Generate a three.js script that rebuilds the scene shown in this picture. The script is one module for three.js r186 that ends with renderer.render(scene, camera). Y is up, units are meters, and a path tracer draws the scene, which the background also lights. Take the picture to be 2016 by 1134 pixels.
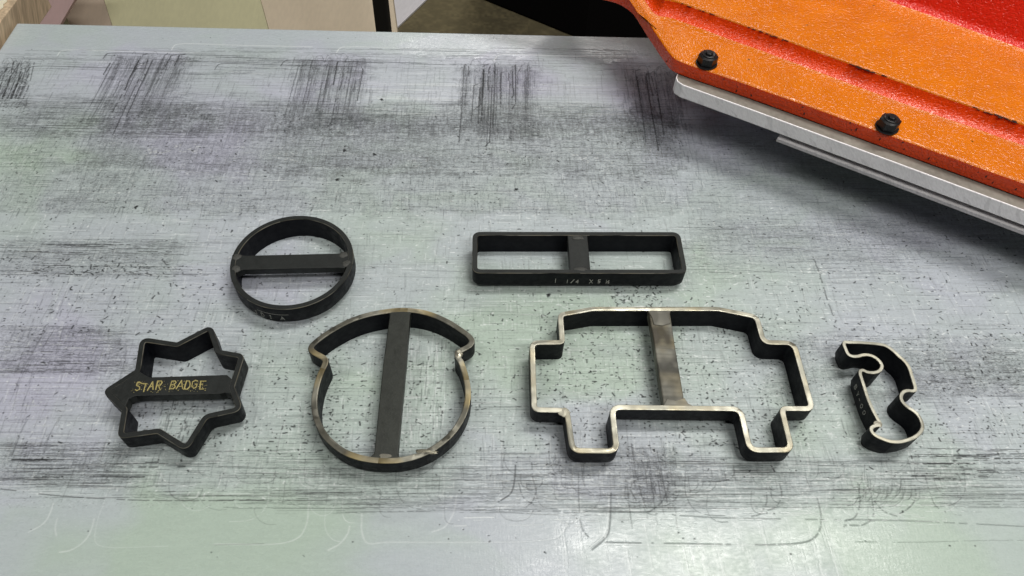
import * as THREE from 'three';
import { RectAreaLightUniformsLib } from 'three/addons/lights/RectAreaLightUniformsLib.js';
import { RoundedBoxGeometry } from 'three/addons/geometries/RoundedBoxGeometry.js';
import { mergeGeometries, toCreasedNormals } from 'three/addons/utils/BufferGeometryUtils.js';

// ------------------------------------------------------------------ camera
const F = 1480, PITCH = 0.921943, ROLL = 0.06085, CAM_H = 416.7;        // pixels, radians, millimetres
const scene = new THREE.Scene();
scene.background = new THREE.Color(0x000000);
const camera = new THREE.PerspectiveCamera(2 * Math.atan(567 / F) * 180 / Math.PI, 16 / 9, 0.02, 30);
const cp = Math.cos(PITCH), sp = Math.sin(PITCH), cr = Math.cos(ROLL), sr = Math.sin(ROLL);
const fwd = new THREE.Vector3(0, -sp, -cp), up0 = new THREE.Vector3(0, cp, -sp), rt0 = new THREE.Vector3(1, 0, 0);
const right = rt0.clone().multiplyScalar(cr).addScaledVector(up0, sr);
const upv = rt0.clone().multiplyScalar(-sr).addScaledVector(up0, cr);
camera.position.set(0, CAM_H / 1000, 0);
camera.up.copy(upv);
camera.lookAt(camera.position.clone().add(fwd));
scene.add(camera);

const renderer = new THREE.WebGLRenderer({ antialias: true });
renderer.toneMapping = THREE.LinearToneMapping;
renderer.toneMappingExposure = 1.1;
renderer.shadowMap.enabled = true;
renderer.setSize(1024, 576);

// ------------------------------------------------------------------ helpers: photo pixel -> point (mm) on a plane
function ray(px, py) {
  return fwd.clone().addScaledVector(right, (px - 1008) / F).addScaledVector(upv, -(py - 567) / F);
}
function at(px, py, y = 0) {              // millimetres, on the level y
  const d = ray(px, py), t = (y - CAM_H) / d.y;
  return new THREE.Vector3(d.x * t, y, d.z * t);
}
function atZ(px, py, z) {                 // millimetres, on the upright plane z
  const d = ray(px, py), t = z / d.z;
  return new THREE.Vector3(d.x * t, CAM_H + d.y * t, z);
}
const MM = 0.001;
let seed = 12345;
function rnd() { seed = (seed + 0x6D2B79F5) | 0; let t = Math.imul(seed ^ (seed >>> 15), 1 | seed); t = (t + Math.imul(t ^ (t >>> 7), 61 | t)) ^ t; return ((t ^ (t >>> 14)) >>> 0) / 4294967296; }
const rr = (a, b) => a + (b - a) * rnd();
function hash(x, y, s) { let h = Math.imul(x, 374761393) + Math.imul(y, 668265263) + Math.imul(s, 1274126177); h = Math.imul(h ^ (h >>> 13), 1274126177); return ((h ^ (h >>> 16)) >>> 0) / 4294967296; }
function vnoise(x, y, s, wrap = 0) {
  const xi = Math.floor(x), yi = Math.floor(y), fx = x - xi, fy = y - yi;
  const u = fx * fx * (3 - 2 * fx), v = fy * fy * (3 - 2 * fy);
  const w = (i) => wrap ? ((i % wrap) + wrap) % wrap : i;
  const a = hash(w(xi), w(yi), s), b = hash(w(xi + 1), w(yi), s), c = hash(w(xi), w(yi + 1), s), d = hash(w(xi + 1), w(yi + 1), s);
  return a + (b - a) * u + (c - a) * v + (a - b - c + d) * u * v;
}
function dataTex(w, h, fill, srgb, repeat) {
  const a = new Uint8Array(w * h * 4), o = [0, 0, 0];
  for (let j = 0; j < h; j++) for (let i = 0; i < w; i++) {
    fill(i, j, o); const k = 4 * (j * w + i);
    for (let c = 0; c < 3; c++) { let v = Math.min(1, Math.max(0, o[c])); if (srgb) v = v <= 0.0031308 ? 12.92 * v : 1.055 * Math.pow(v, 1 / 2.4) - 0.055; a[k + c] = Math.round(255 * v); }
    a[k + 3] = 255;
  }
  const t = new THREE.DataTexture(a, w, h, THREE.RGBAFormat);
  t.magFilter = THREE.LinearFilter; t.minFilter = THREE.LinearMipmapLinearFilter; t.generateMipmaps = true;
  if (srgb) t.colorSpace = THREE.SRGBColorSpace;
  t.wrapS = t.wrapT = repeat ? THREE.RepeatWrapping : THREE.ClampToEdgeWrapping;
  t.needsUpdate = true;
  return t;
}
function lin(r, g, b) { return new THREE.Color().setRGB(r, g, b); }
function mesh(name, geo, mat, parent) {
  const m = new THREE.Mesh(geo, mat); m.name = name; m.castShadow = m.receiveShadow = true; parent.add(m); return m;
}
function thing(name, label, category, group) {
  const g = new THREE.Group(); g.name = name; g.userData = { label, category }; if (group) g.userData.group = group; scene.add(g); return g;
}
function setting(name, geo, mat) { const m = mesh(name, geo, mat, scene); m.userData.kind = 'structure'; return m; }

// ------------------------------------------------------------------ lamps of the workshop ceiling (above the frame)
RectAreaLightUniformsLib.init();
const LAMPS = [
  // x, z, height, length(x), width(z), turn, strength
  [0.72, -0.86, 2.15, 1.20, 0.30, 0.1, 26],
  [1.00, 0.70, 2.15, 1.20, 0.30, 0.1, 24],
  [-1.20, 0.20, 2.15, 1.20, 0.30, 0.1, 10],
  [-0.10, -3.50, 2.15, 1.20, 0.30, 0.1, 27],
];
const lampHousing = new THREE.MeshStandardMaterial({ color: lin(0.7, 0.7, 0.68), roughness: 0.5 });
LAMPS.forEach(([x, z, h, L, Wd, turn, s], i) => {
  const g = thing(i ? 'ceiling_lamp_' + String(i).padStart(3, '0') : 'ceiling_lamp', 'long white ceiling lamp with flat glowing diffuser', 'lamp', 'workshop ceiling lamps');
  g.position.set(x, h, z); g.rotation.y = turn;
  const hs = new RoundedBoxGeometry(L + 0.04, 0.07, Wd + 0.04, 2, 0.01); hs.translate(0, 0.045, 0);
  mesh('housing', hs, lampHousing, g);
  const df = new THREE.BoxGeometry(L, 0.008, Wd); df.translate(0, 0.004, 0);
  mesh('diffuser', df, new THREE.MeshStandardMaterial({ color: 0xffffff, emissive: new THREE.Color(1, 0.97, 0.92), emissiveIntensity: 1.2, roughness: 0.6 }), g);
  const l = new THREE.RectAreaLight(new THREE.Color(1.0, 0.975, 0.94), s, L, Wd);
  l.position.set(0, -0.004, 0); l.rotation.x = -Math.PI / 2; g.add(l); l.name = 'lamp_light';
});

// ------------------------------------------------------------------ board frame
const eA = at(33, 45), eB = at(1270, 73);
const UX = eB.x - eA.x, UZ = eB.z - eA.z, UL = Math.hypot(UX, UZ);
const ux = UX / UL, uz = UZ / UL, vx = -uz, vz = ux;       // v points to the viewer
const BW = 1000, BD = 600, BT = 22;
function bd(px, py) { const p = at(px, py), dx = p.x - eA.x, dz = p.z - eA.z; return [dx * ux + dz * uz, dx * vx + dz * vz]; }

// ------------------------------------------------------------------ board surface: cuts, dirt, glints
const TW = 2048, TH = 2048;
const dirt = new Float32Array(TW * TH), pale = new Float32Array(TW * TH), cut = new Float32Array(TW * TH);
const KX = TW / BW, KY = TH / BD;
function splat(arr, x, y, a) {
  const xi = Math.floor(x), yi = Math.floor(y); if (xi < 0 || yi < 0 || xi >= TW - 1 || yi >= TH - 1) return;
  const fx = x - xi, fy = y - yi, k = yi * TW + xi;
  const s = (q, w) => { const v = a * w; arr[q] = arr[q] + v - arr[q] * v; };
  s(k, (1 - fx) * (1 - fy)); s(k + 1, fx * (1 - fy)); s(k + TW, (1 - fx) * fy); s(k + TW + 1, fx * fy);
}
// one stroke of given width (mm) along a list of (u, v) points; broken: 0..1 share of gaps
function stroke(pts, width, amount, { layer = dirt, depth = 0.5, broken = 0, rag = 0 } = {}) {
  const ph = rr(0, 1000), sdx = (seed & 1023);
  for (let i = 0; i + 1 < pts.length; i++) {
    const [u0, v0] = pts[i], [u1, v1] = pts[i + 1], len = Math.hypot(u1 - u0, v1 - v0); if (len < 1e-6) continue;
    const n = Math.max(1, Math.ceil(len / 0.22)), nx = -(v1 - v0) / len, ny = (u1 - u0) / len;
    for (let k = 0; k < n; k++) {
      const t = k / n, sx = i * 7.3 + t * len + ph, q = .42 * vnoise(sx * 0.38, 0.5, sdx) + .58 * vnoise(sx * 0.06, 4.5, sdx);
      if (broken && q < broken) continue;
      const off = rag ? (vnoise((i * 3.1 + t * len) * 0.8 + ph, 9.5, sdx) - 0.5) * rag : 0;
      const half = width / 2, m = Math.max(1, Math.round(width / 0.22));
      for (let j = 0; j < m; j++) {
        const o = off + (m === 1 ? 0 : -half + width * j / (m - 1));
        const x = (u0 + (u1 - u0) * t + nx * o) * KX, y = (v0 + (v1 - v0) * t + ny * o) * KY;
        const a = Math.min(1, amount * (0.7 + 0.5 * q));
        if (layer) splat(layer, x, y, a);
        if (depth) splat(cut, x, y, depth * a);
      }
    }
  }
}
function inRect(x0, y0, x1, y1) { return bd(rr(x0, x1), rr(y0, y1)); }
function wiggle(u, v, len, ang, bend) {
  const p = [[u, v]]; let a = ang; const n = Math.max(2, Math.round(len / 0.8));
  const curv = rr(-bend, bend);
  for (let i = 0; i < n; i++) { a += curv / n + rr(-0.25, 0.25) * bend; u += Math.cos(a) * len / n; v += Math.sin(a) * len / n; p.push([u, v]); }
  return p;
}
// groups of strokes inside a rectangle of the photograph: dir 0 along the board, 1 across it
function field(x0, y0, x1, y1, n, dir, l0, l1, w, a0, a1, opt = {}) {
  for (let i = 0; i < n; i++) {
    const [u, v] = inRect(x0, y0, x1, y1), L = rr(l0, l1) * (rnd() < 0.2 ? 1.6 : 1), t = rr(-0.02, 0.02) * (opt.skew ?? 1);
    const p = dir === 0 ? [[u - L / 2, v - t * L / 2], [u + L / 2, v + t * L / 2]] : [[u - t * L / 2, v - L / 2], [u + t * L / 2, v + L / 2]];
    stroke(p, rr(w * 0.6, w * 1.2), rr(a0, a1), opt);
  }
}
function dashes(x0, y0, x1, y1, n, a0 = 0.6, a1 = 1.0, l0 = 0.4, l1 = 3.4, w = 0.33) {
  for (let i = 0; i < n; i++) {
    const [u, v] = inRect(x0, y0, x1, y1), r = rnd();
    const ang = r < 0.45 ? rr(-0.25, 0.25) : r < 0.8 ? Math.PI / 2 + rr(-0.3, 0.3) : rr(0, Math.PI);
    stroke(wiggle(u, v, l0 * Math.pow(l1 / l0, Math.pow(rnd(), 1.6)), ang, 1.0), rr(w * 0.7, w * 1.4), rr(a0, a1), { depth: 0.4 });
  }
}
const P = { layer: pale, depth: 0.35 };
function specks(x0, y0, x1, y1, n, a0, a1, layer = dirt) {   // single grains of dust or bare plastic
  for (let i = 0; i < n; i++) { const [u, v] = inRect(x0, y0, x1, y1), a = a0 + (a1 - a0) * Math.pow(rnd(), 1.7); splat(layer, u * KX, v * KY, a); if (rnd() < .3) splat(layer, u * KX + 1, v * KY, a * .7); }
}
function trace0(px, w, a) { const c = new THREE.CatmullRomCurve3(px.map(([x, y]) => { const q = bd(x, y); return new THREE.Vector3(q[0], q[1], 0); })); stroke(c.getPoints(16).map(q => [q.x, q.y]), w, a, { broken: .4, rag: .4, depth: .5 }); }
const rug = (b, r, k = 1) => ({ broken: b, rag: r, skew: k });
// whole worked zone: very fine broken cuts, dust and bare grains
field(0, 110, 2016, 980, 5200, 0, 2, 34, 0.22, 0.04, 0.26, rug(.35, .25));
field(0, 110, 2016, 960, 4600, 1, 2, 14, 0.22, 0.04, 0.26, rug(.35, .4, 4));
field(0, 110, 2016, 980, 3600, 0, 1, 16, 0.24, 0.1, 0.6, { ...P, broken: .35 });
field(0, 260, 2016, 960, 2600, 1, 2, 8, 0.22, 0.1, 0.55, { ...P, skew: 5, broken: .3 });
specks(0, 110, 2016, 1000, 90000, .03, .5);
specks(0, 110, 2016, 1000, 42000, .05, .7, pale);
specks(0, 50, 2016, 1134, 30000, .02, .15);
// dust film behind the dies, in patches with worn borders
for (const [x0, y0, x1, y1, n] of [[0, 200, 420, 262, 16000], [370, 203, 1300, 262, 42000], [200, 225, 860, 330, 42000], [560, 228, 1330, 345, 60000], [0, 260, 260, 420, 14000], [150, 300, 1340, 420, 42000], [230, 110, 370, 225, 9000], [588, 118, 720, 240, 9000], [905, 125, 1055, 262, 11000], [1240, 130, 1340, 280, 9000], [1400, 250, 2016, 480, 30000], [1340, 430, 2016, 520, 16000], [0, 470, 350, 545, 9000], [0, 640, 250, 735, 9000], [0, 870, 260, 950, 6000], [1230, 880, 1330, 1000, 5000], [1500, 660, 2016, 780, 20000], [1780, 690, 2016, 780, 9000]]) specks(x0, y0, x1, y1, n, .04, .5);
field(0, 205, 1500, 420, 2600, 0, 2, 18, 0.28, 0.05, 0.34, rug(.42, .6));
field(0, 205, 1400, 420, 3800, 1, 1.5, 9, 0.28, 0.05, 0.34, rug(.42, .7, 6));
field(560, 215, 1330, 345, 1700, 0, 2, 14, 0.28, 0.05, 0.34, rug(.42, .7));
field(1400, 260, 2016, 560, 900, 0, 3, 24, 0.25, 0.05, 0.22, rug(.35, .3));
// lines along the far side, one above the other
field(60, 95, 1250, 140, 150, 0, 15, 130, 0.22, 0.08, 0.5, { broken: 0.45 });
field(330, 105, 700, 150, 70, 0, 10, 60, 0.26, 0.12, 0.6, { broken: 0.42 });
field(0, 185, 420, 270, 420, 0, 8, 70, 0.26, 0.06, 0.4, rug(.45, .5));
field(370, 200, 1300, 235, 170, 0, 8, 70, 0.24, 0.06, 0.36, { broken: 0.45 });
field(360, 150, 590, 205, 40, 0, 20, 90, 0.22, 0.04, 0.2, { broken: .3 });
field(720, 165, 1240, 228, 110, 0, 25, 110, 0.22, 0.1, 0.5, { ...P, depth: 0.3, broken: .2 });
// four hatched patches: upright cuts packed with black dust
for (const [x0, x1, y0, y1, lean, dens] of [[215, 375, 108, 228, 0.02, 1.3], [575, 725, 116, 245, 0.0, 1.1], [900, 1060, 126, 262, 0.02, 1.25], [1235, 1345, 138, 275, 0.02, .8], [0, 50, 120, 200, .02, .6]]) {
  const n = Math.round((x1 - x0) * 1.5 * dens);
  for (let i = 0; i < n; i++) {
    const x = x0 + 8 + (x1 - x0 - 16) * (rnd() < .55 ? rnd() : (Math.floor(rnd() * 5) + .5 + rr(-.2, .2)) / 5), ya = y0 + 70 * rnd() * rnd(), full = bd(x, y1 + rr(-20, 25))[1], a = bd(x, ya), Lv = Math.max(3, (full - a[1]) * rr(.1, 1.15));
    const pts = []; if (rnd() < .35) pts.push([a[0] + rr(1, 6), a[1] - rr(.5, 4)]);
    let du = 0; for (let k = 0; k <= 6; k++) { du += rr(-.35, .35); pts.push([a[0] + du - lean * Lv * k / 6, a[1] + Lv * k / 6]); }
    if (rnd() < .25) pts.push([pts.at(-1)[0] - rr(1, 6), pts.at(-1)[1] + rr(2, 8)]);
    const q = rnd(); stroke(pts, q > .95 ? rr(.35, .5) : rr(.2, .28), q > .95 ? rr(.4, .85) : rr(.04, .26), { broken: rr(.25, .5), rag: .7, depth: .5 });
  }
  field(x0 - 8, y0, x1 + 8, y1 + 10, 420, 1, 1, 9, 0.3, 0.05, 0.34, rug(.4, .7, 5));
  field(x0 - 8, y0, x1 + 8, y1 + 10, 260, 0, 1, 9, 0.3, 0.05, 0.32, rug(.4, .7));
  dashes(x0 - 20, y1 - 25, x1, y1 + 20, 50, .4, .9, .5, 2.6, .32);
  for (let i = 0; i < 26; i++) { const x = rr(x0, x1), y = y0 + rr(-8, 22), r = rr(3, 14); trace0([[x - r, y + r], [x - r * .5, y + rr(-1, 2)], [x + r * .4, y - 2], [x + r, y + r * .7]], .24, rr(.15, .5)); }
}
field(60, 115, 1340, 260, 520, 1, 3, 24, 0.22, 0.05, 0.3, rug(.45, .5, 3));
field(60, 115, 1340, 215, 260, 0, 8, 60, 0.22, 0.05, 0.3, rug(.45, .3));
field(720, 150, 910, 235, 30, 1, 6, 30, 0.22, 0.1, 0.4, rug(.4, .3));
field(1055, 160, 1240, 240, 30, 1, 6, 30, 0.22, 0.08, 0.35, rug(.4, .3));
field(400, 150, 590, 215, 18, 1, 4, 20, 0.22, 0.1, 0.35, rug(.4, .3));
// streaked bands
field(0, 470, 360, 545, 280, 0, 5, 50, 0.28, 0.06, 0.38, rug(.5, .6));
field(60, 480, 330, 500, 22, 0, 12, 60, 0.4, 0.15, 0.65, rug(.5, .5));
field(0, 515, 320, 540, 22, 0, 6, 34, 0.45, 0.2, 0.75, rug(.58, .9));
field(0, 640, 260, 735, 260, 0, 6, 45, 0.28, 0.05, 0.34, rug(.5, .6));
field(0, 680, 220, 728, 20, 0, 10, 45, 0.45, 0.15, 0.5, rug(.5, .5));
field(0, 870, 260, 960, 200, 0, 8, 60, 0.28, 0.06, 0.36, rug(.45, .4));
field(0, 890, 250, 945, 12, 0, 12, 55, 0.5, 0.25, 0.8, rug(.55, .4));
field(230, 880, 700, 985, 110, 0, 10, 80, 0.25, 0.06, 0.38, rug(.5, .2));
field(560, 890, 1320, 1010, 300, 0, 10, 90, 0.25, 0.05, 0.34, rug(.42, .2));
field(1000, 900, 1560, 1000, 150, 0, 8, 60, 0.28, 0.06, 0.36, rug(.42, .2));
field(900, 905, 1900, 1035, 300, 0, 4, 45, 0.32, 0.12, 0.75, { ...P, broken: 0.55, depth: 0.8 });
field(1300, 905, 2016, 1000, 260, 0, 10, 90, 0.25, 0.06, 0.34, rug(.42, .2));
field(1800, 880, 2016, 945, 75, 0, 6, 40, 0.36, 0.12, 0.75, rug(.5, .4));
field(1350, 430, 1800, 540, 300, 0, 5, 40, 0.28, 0.06, 0.4, rug(.5, .6));
field(1500, 640, 2016, 760, 200, 0, 3, 24, 0.28, 0.06, 0.4, rug(.5, .7));
field(1800, 680, 2016, 760, 150, 0, 2, 12, 0.36, 0.06, 0.45, rug(.5, .9));
field(1230, 880, 1330, 1000, 40, 1, 6, 26, 0.28, 0.08, 0.45, rug(.4, .5, 3));
// black dashes
dashes(0, 225, 2016, 940, 1500, 0.4, 1, .4, 3);
dashes(0, 260, 1300, 460, 420, 0.5, 1, .4, 3);
dashes(600, 620, 940, 900, 420);
dashes(1050, 600, 1600, 880, 760);
dashes(0, 520, 480, 660, 260);
dashes(0, 505, 330, 545, 90, .5, .98, .8, 5);
dashes(260, 680, 480, 880, 220);
dashes(480, 640, 660, 900, 170);
dashes(1380, 420, 2016, 880, 560);
dashes(1780, 640, 2016, 860, 160);
dashes(1200, 560, 1300, 600, 70, 0.6, 0.98, .6, 4);
dashes(500, 455, 690, 590, 80);
dashes(920, 560, 1400, 900, 240);
dashes(0, 960, 2016, 1100, 40, 0.4, 0.8, 0.4, 1.6);
dashes(60, 70, 1280, 120, 40, 0.4, 0.8, 0.4, 1.4);
// cuts running across in short ladders inside the star and the acorn
field(300, 790, 400, 860, 60, 1, 2, 8, 0.3, 0.15, 0.6, rug(.4, .4));
field(780, 660, 880, 860, 130, 1, 2, 16, 0.26, 0.15, 0.6, { ...P, skew: 3, broken: .35 });
field(780, 660, 880, 860, 60, 1, 2, 10, 0.26, 0.15, 0.5, rug(.4, .3, 3));
field(0, 560, 240, 860, 90, 1, 5, 34, 0.26, 0.08, 0.4, rug(.5, .4, 9));
// pale flecks
for (let i = 0; i < 1500; i++) {
  const [u, v] = inRect(0, 230, 2016, 980), z = rnd();
  stroke(wiggle(u, v, .3 + 2.2 * z * z, rr(0, 3.14), 0.5), rr(0.22, 0.5), rr(0.3, 0.95), { layer: pale, depth: 0.8 });
}
for (let i = 0; i < 1100; i++) {
  const [u, v] = rnd() < 0.6 ? inRect(1250, 520, 2016, 960) : inRect(550, 380, 1400, 640), z = rnd();
  stroke(wiggle(u, v, .4 + 3.4 * z * z, rr(-0.5, 0.5), 0.5), rr(0.22, 0.5), rr(0.3, 0.95), { layer: pale, depth: 0.8 });
}
for (const [x, y] of [[366, 293], [310, 300], [1150, 310], [820, 320], [558, 310], [1600, 530], [1270, 610]]) for (let i = 0; i < 14; i++) { const [u, v] = bd(x + rr(-26, 26), y + rr(-9, 9)); stroke(wiggle(u, v, rr(.6, 3), rr(-.6, .3), .5), rr(.3, 1), rr(.4, .9), { layer: pale, depth: .7 }); }
for (const [x, y] of [[663, 353], [737, 302], [678, 295], [1078, 580], [267, 406], [752, 195], [1016, 372]]) { const [u, v] = bd(x, y); for (let i = 0; i < 9; i++) stroke(wiggle(u + rr(-.8, .8), v + rr(-1, 1), rr(.8, 2.2), rr(0, 3.1), .6), .5, .9, {}); }
// long single cuts seen in the photograph (pixels)
function trace(px, width, amount, opt) { const p = px.map(([x, y]) => bd(x, y)); if (p.length > 2) { const c = new THREE.CatmullRomCurve3(p.map(q => new THREE.Vector3(q[0], q[1], 0))); stroke(c.getPoints(px.length * 10).map(q => [q.x, q.y]), width, amount, opt); } else stroke(p, width, amount, opt); }
const D = { broken: 0.4, depth: 0.9, rag: .25 };
trace([[1600, 505], [1613, 540], [1628, 590], [1640, 622]], 0.5, 0.55, { broken: 0.42, rag: 0.9 });
trace([[1628, 530], [1640, 580], [1650, 610]], 0.26, 0.24, D);
trace([[0, 962], [120, 976], [270, 984], [420, 985], [520, 984]], 0.33, 0.39, D);
trace([[565, 992], [700, 992], [900, 1000], [1060, 1012], [1190, 1014]], 0.26, 0.32, D);
trace([[1000, 1005], [1250, 1008], [1400, 1018], [1600, 1022], [1760, 1024], [2016, 1036]], 0.33, 0.27, D);
trace([[105, 988], [98, 1010], [85, 1030], [54, 1048]], 0.40, 0.26, { layer: pale, broken: 0.2 });
trace([[112, 1020], [108, 1040], [111, 1056]], 0.40, 0.22, { layer: pale, broken: 0.2 });
trace([[185, 1020], [178, 1045], [165, 1065], [140, 1082], [115, 1087]], 0.40, 0.26, { layer: pale, broken: 0.1 });
trace([[215, 955], [205, 985], [190, 1030], [187, 1066], [200, 1075], [330, 1075]], 0.32, 0.22, { layer: pale, broken: 0.2 });
trace([[420, 1071], [560, 1068], [590, 1055], [603, 1030], [607, 990]], 0.40, 0.24, { layer: pale, broken: 0.1 });
trace([[420, 1072], [520, 1070]], 0.26, 0.27, D);
trace([[640, 1000], [640, 1040], [655, 1062], [670, 1066]], 0.32, 0.22, { layer: pale });
trace([[645, 1083], [668, 1070], [684, 1050], [688, 1034]], 0.40, 0.26, { layer: pale });
trace([[712, 1010], [712, 1045], [722, 1068], [760, 1067], [1060, 1064], [1100, 1055], [1120, 1020], [1124, 990]], 0.48, 0.22, { layer: pale, broken: 0.1, depth: 1 });
trace([[850, 1047], [875, 1037], [892, 1010], [899, 970]], 0.40, 0.22, { layer: pale });
trace([[1014, 915], [1012, 945], [1005, 970], [980, 988]], 0.4, 0.5, { broken: 0.2, depth: 1 });
trace([[1046, 910], [1048, 940], [1054, 965], [1048, 985], [1032, 1000]], 0.39, 0.32, D);
trace([[1020, 950], [1030, 980], [1050, 993]], 0.33, 0.29, D);
trace([[1138, 920], [1139, 990], [1145, 1040], [1160, 1060]], 0.33, 0.27, D);
trace([[1198, 970], [1196, 1020], [1190, 1050], [1160, 1078]], 0.56, 0.26, { layer: pale, depth: 1 });
trace([[1202, 970], [1200, 1022], [1194, 1054], [1164, 1082]], 0.4, 0.4, { depth: 1 });
trace([[1312, 930], [1314, 960], [1300, 990], [1276, 1008]], 0.39, 0.34, D);
trace([[1254, 940], [1262, 975], [1275, 1008]], 0.33, 0.29, D);
trace([[1252, 985], [1240, 960], [1252, 945], [1275, 940]], 0.33, 0.27, D);
trace([[1190, 1067], [1300, 1069], [1570, 1069], [1600, 1060], [1614, 1040], [1615, 1010], [1605, 970]], 0.33, 0.32, D);
trace([[1192, 1071], [1330, 1073], [1560, 1072]], 0.40, 0.31, { layer: pale });
trace([[1446, 925], [1440, 940], [1418, 947], [1380, 948]], 0.33, 0.36, D);
trace([[1508, 965], [1508, 990], [1494, 1012], [1478, 1016]], 0.33, 0.32, D);
trace([[1532, 945], [1538, 975], [1526, 998], [1510, 1004]], 0.33, 0.32, D);
trace([[1545, 985], [1562, 1000], [1590, 1006]], 0.40, 0.26, { layer: pale });
trace([[1688, 950], [1692, 990], [1682, 1018], [1660, 1026]], 0.33, 0.32, D);
trace([[1716, 980], [1718, 1015], [1700, 1032], [1660, 1033]], 0.33, 0.27, D);
trace([[1800, 955], [1802, 980], [1788, 1000], [1764, 1014]], 0.39, 0.32, D);
trace([[1720, 985], [1738, 1005], [1766, 1016]], 0.39, 0.29, D);
trace([[1820, 935], [1830, 970], [1842, 996], [1862, 1008]], 0.33, 0.27, D);
trace([[1684, 1066], [1800, 1067], [1920, 1064], [2016, 1063]], 0.26, 0.21, D);
for (let i = 0; i < 150; i++) { const x = i % 3 ? rr(980, 1900) : rr(240, 1980), y = rr(895, 990), r = rr(8, 46), s = rnd() < 0.5 ? -1 : 1; trace([[x, y - r], [x + 1, y], [x - s * r * 0.35, y + r * 0.6], [x - s * r * 0.9, y + r * 0.85], [x - s * r * 1.7, y + r * 0.9]], 0.24, rr(0.08, 0.36), rnd() < 0.5 ? { broken: .4, depth: .9, rag: .3 } : { layer: pale, depth: 0.9, broken: .3 }); }
for (let i = 0; i < 30; i++) { const x = rr(1690, 1800), y = rr(945, 990), r = rr(10, 30); trace([[x, y - r], [x + rr(-3, 3), y], [x - r * 0.5, y + r * 0.6], [x - r, y + r * 0.7]], 0.25, rr(0.1, 0.38), { broken: .35, depth: .9, rag: .3 }); }
for (let i = 0; i < 8; i++) { const x = [120, 345, 670, 980, 60, 210, 430, 560][i], y = [98, 86, 92, 107, 130, 104, 125, 118][i]; trace([[x - 8, y + 12], [x, y + 2], [x + 15, y], [x + 130, y + 3], [x + 270, y + 6]], 0.4, 0.6, { layer: i < 4 ? pale : dirt, broken: 0.15 }); }
for (let i = 0; i < 26; i++) { const x = [18, 26, 34, 42, 50][i % 5] + rr(-8, 20); trace([[x, 135 + rr(-15, 20)], [x - 10, 165], [x - 22, 195]], 0.4, rr(0.2, 0.55), D); }
for (let i = 0; i < 90; i++) {
  const x = i % 4 === 3 ? rr(300, 900) : rr(960, 1900), w = rr(8, 46), yb = rr(930, 1032), h = rr(20, 70), r = w * rr(.5, .95), st = rnd() < .5;
  const pts = [[x - w * .96, yb - h], [x - w, yb - r], [x - w * .72, yb - r * .32], [x - w * .2, yb], [x + w * .3, yb], [x + w * .76, yb - r * .34], [x + w, yb - r], [x + w * 1.03, yb - h * rr(.4, 1)]];
  trace(rnd() < .5 ? pts : pts.slice(0, 5), .22, rr(.07, .3), st ? { broken: .3, depth: .9, rag: .2 } : { layer: pale, depth: .9, broken: .3, rag: .2 });
}
// upright burnished streaks at the near side, lamp glints painted in pale, and a fine weave pressed into the plastic
for (let i = 0; i < 46; i++) {
  const x = rr(1080, 1640), a = bd(x, rr(1000, 1075)), n = 6 + Math.floor(rr(0, 10)), L = rr(15, 45);
  for (let k = 0; k < n; k++) { const du = rr(-1.6, 1.6), o = rr(0, 6); stroke([[a[0] + du, a[1] + o], [a[0] + du + 0.04 * L, a[1] + o + L * rr(0.5, 1)]], 0.3, rr(0.05, 0.26), { layer: pale, broken: 0.55, depth: 0.9, rag: .5 }); }
}
// soft hue tints: [photo x, y, radius mm, green(+) or lilac(-)]
const TINT = [[1180, 700, 70, 1], [1000, 640, 50, .8], [700, 760, 60, .8], [320, 1090, 60, 1], [540, 1080, 50, 1], [1800, 1060, 80, 1], [1420, 560, 50, .7], [1580, 800, 35, .7], [850, 1060, 40, .2], [760, 440, 60, .5], [1300, 1040, 60, .7], [60, 320, 60, .9],
  [60, 760, 60, -1], [40, 600, 50, -.5], [250, 165, 60, -.8], [640, 160, 50, -.8], [980, 150, 50, -.9], [420, 280, 60, -.8], [1280, 170, 50, -1], [1400, 250, 60, -.8], [1240, 900, 50, -.7], [560, 560, 40, -.5], [1800, 780, 70, -.3], [1860, 480, 60, -.6], [1100, 1080, 40, -.4], [960, 990, 40, -.3], [480, 500, 40, -.3]]
  .map(([x, y, r, s]) => [...bd(x, y), r, s]);
const tintW = 256, tintMap = new Float32Array(tintW * tintW);
for (let j = 0; j < tintW; j++) for (let i = 0; i < tintW; i++) {
  let u = i / tintW * BW, v = j / tintW * BD, t = 0;
  u += (vnoise(u / 22, v / 22, 5) - .5) * 50; v += (vnoise(u / 22, v / 22, 6) - .5) * 36;
  for (const [a, b, r, s] of TINT) { const q = ((u - a) ** 2 + (v - b) ** 2 * 1.6) / (r * r); if (q < 6) t += s * Math.exp(-q); }
  tintMap[j * tintW + i] = Math.max(-1, Math.min(1, t + (vnoise(u / 30, v / 16, 7) - .5) * .5));
}
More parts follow.
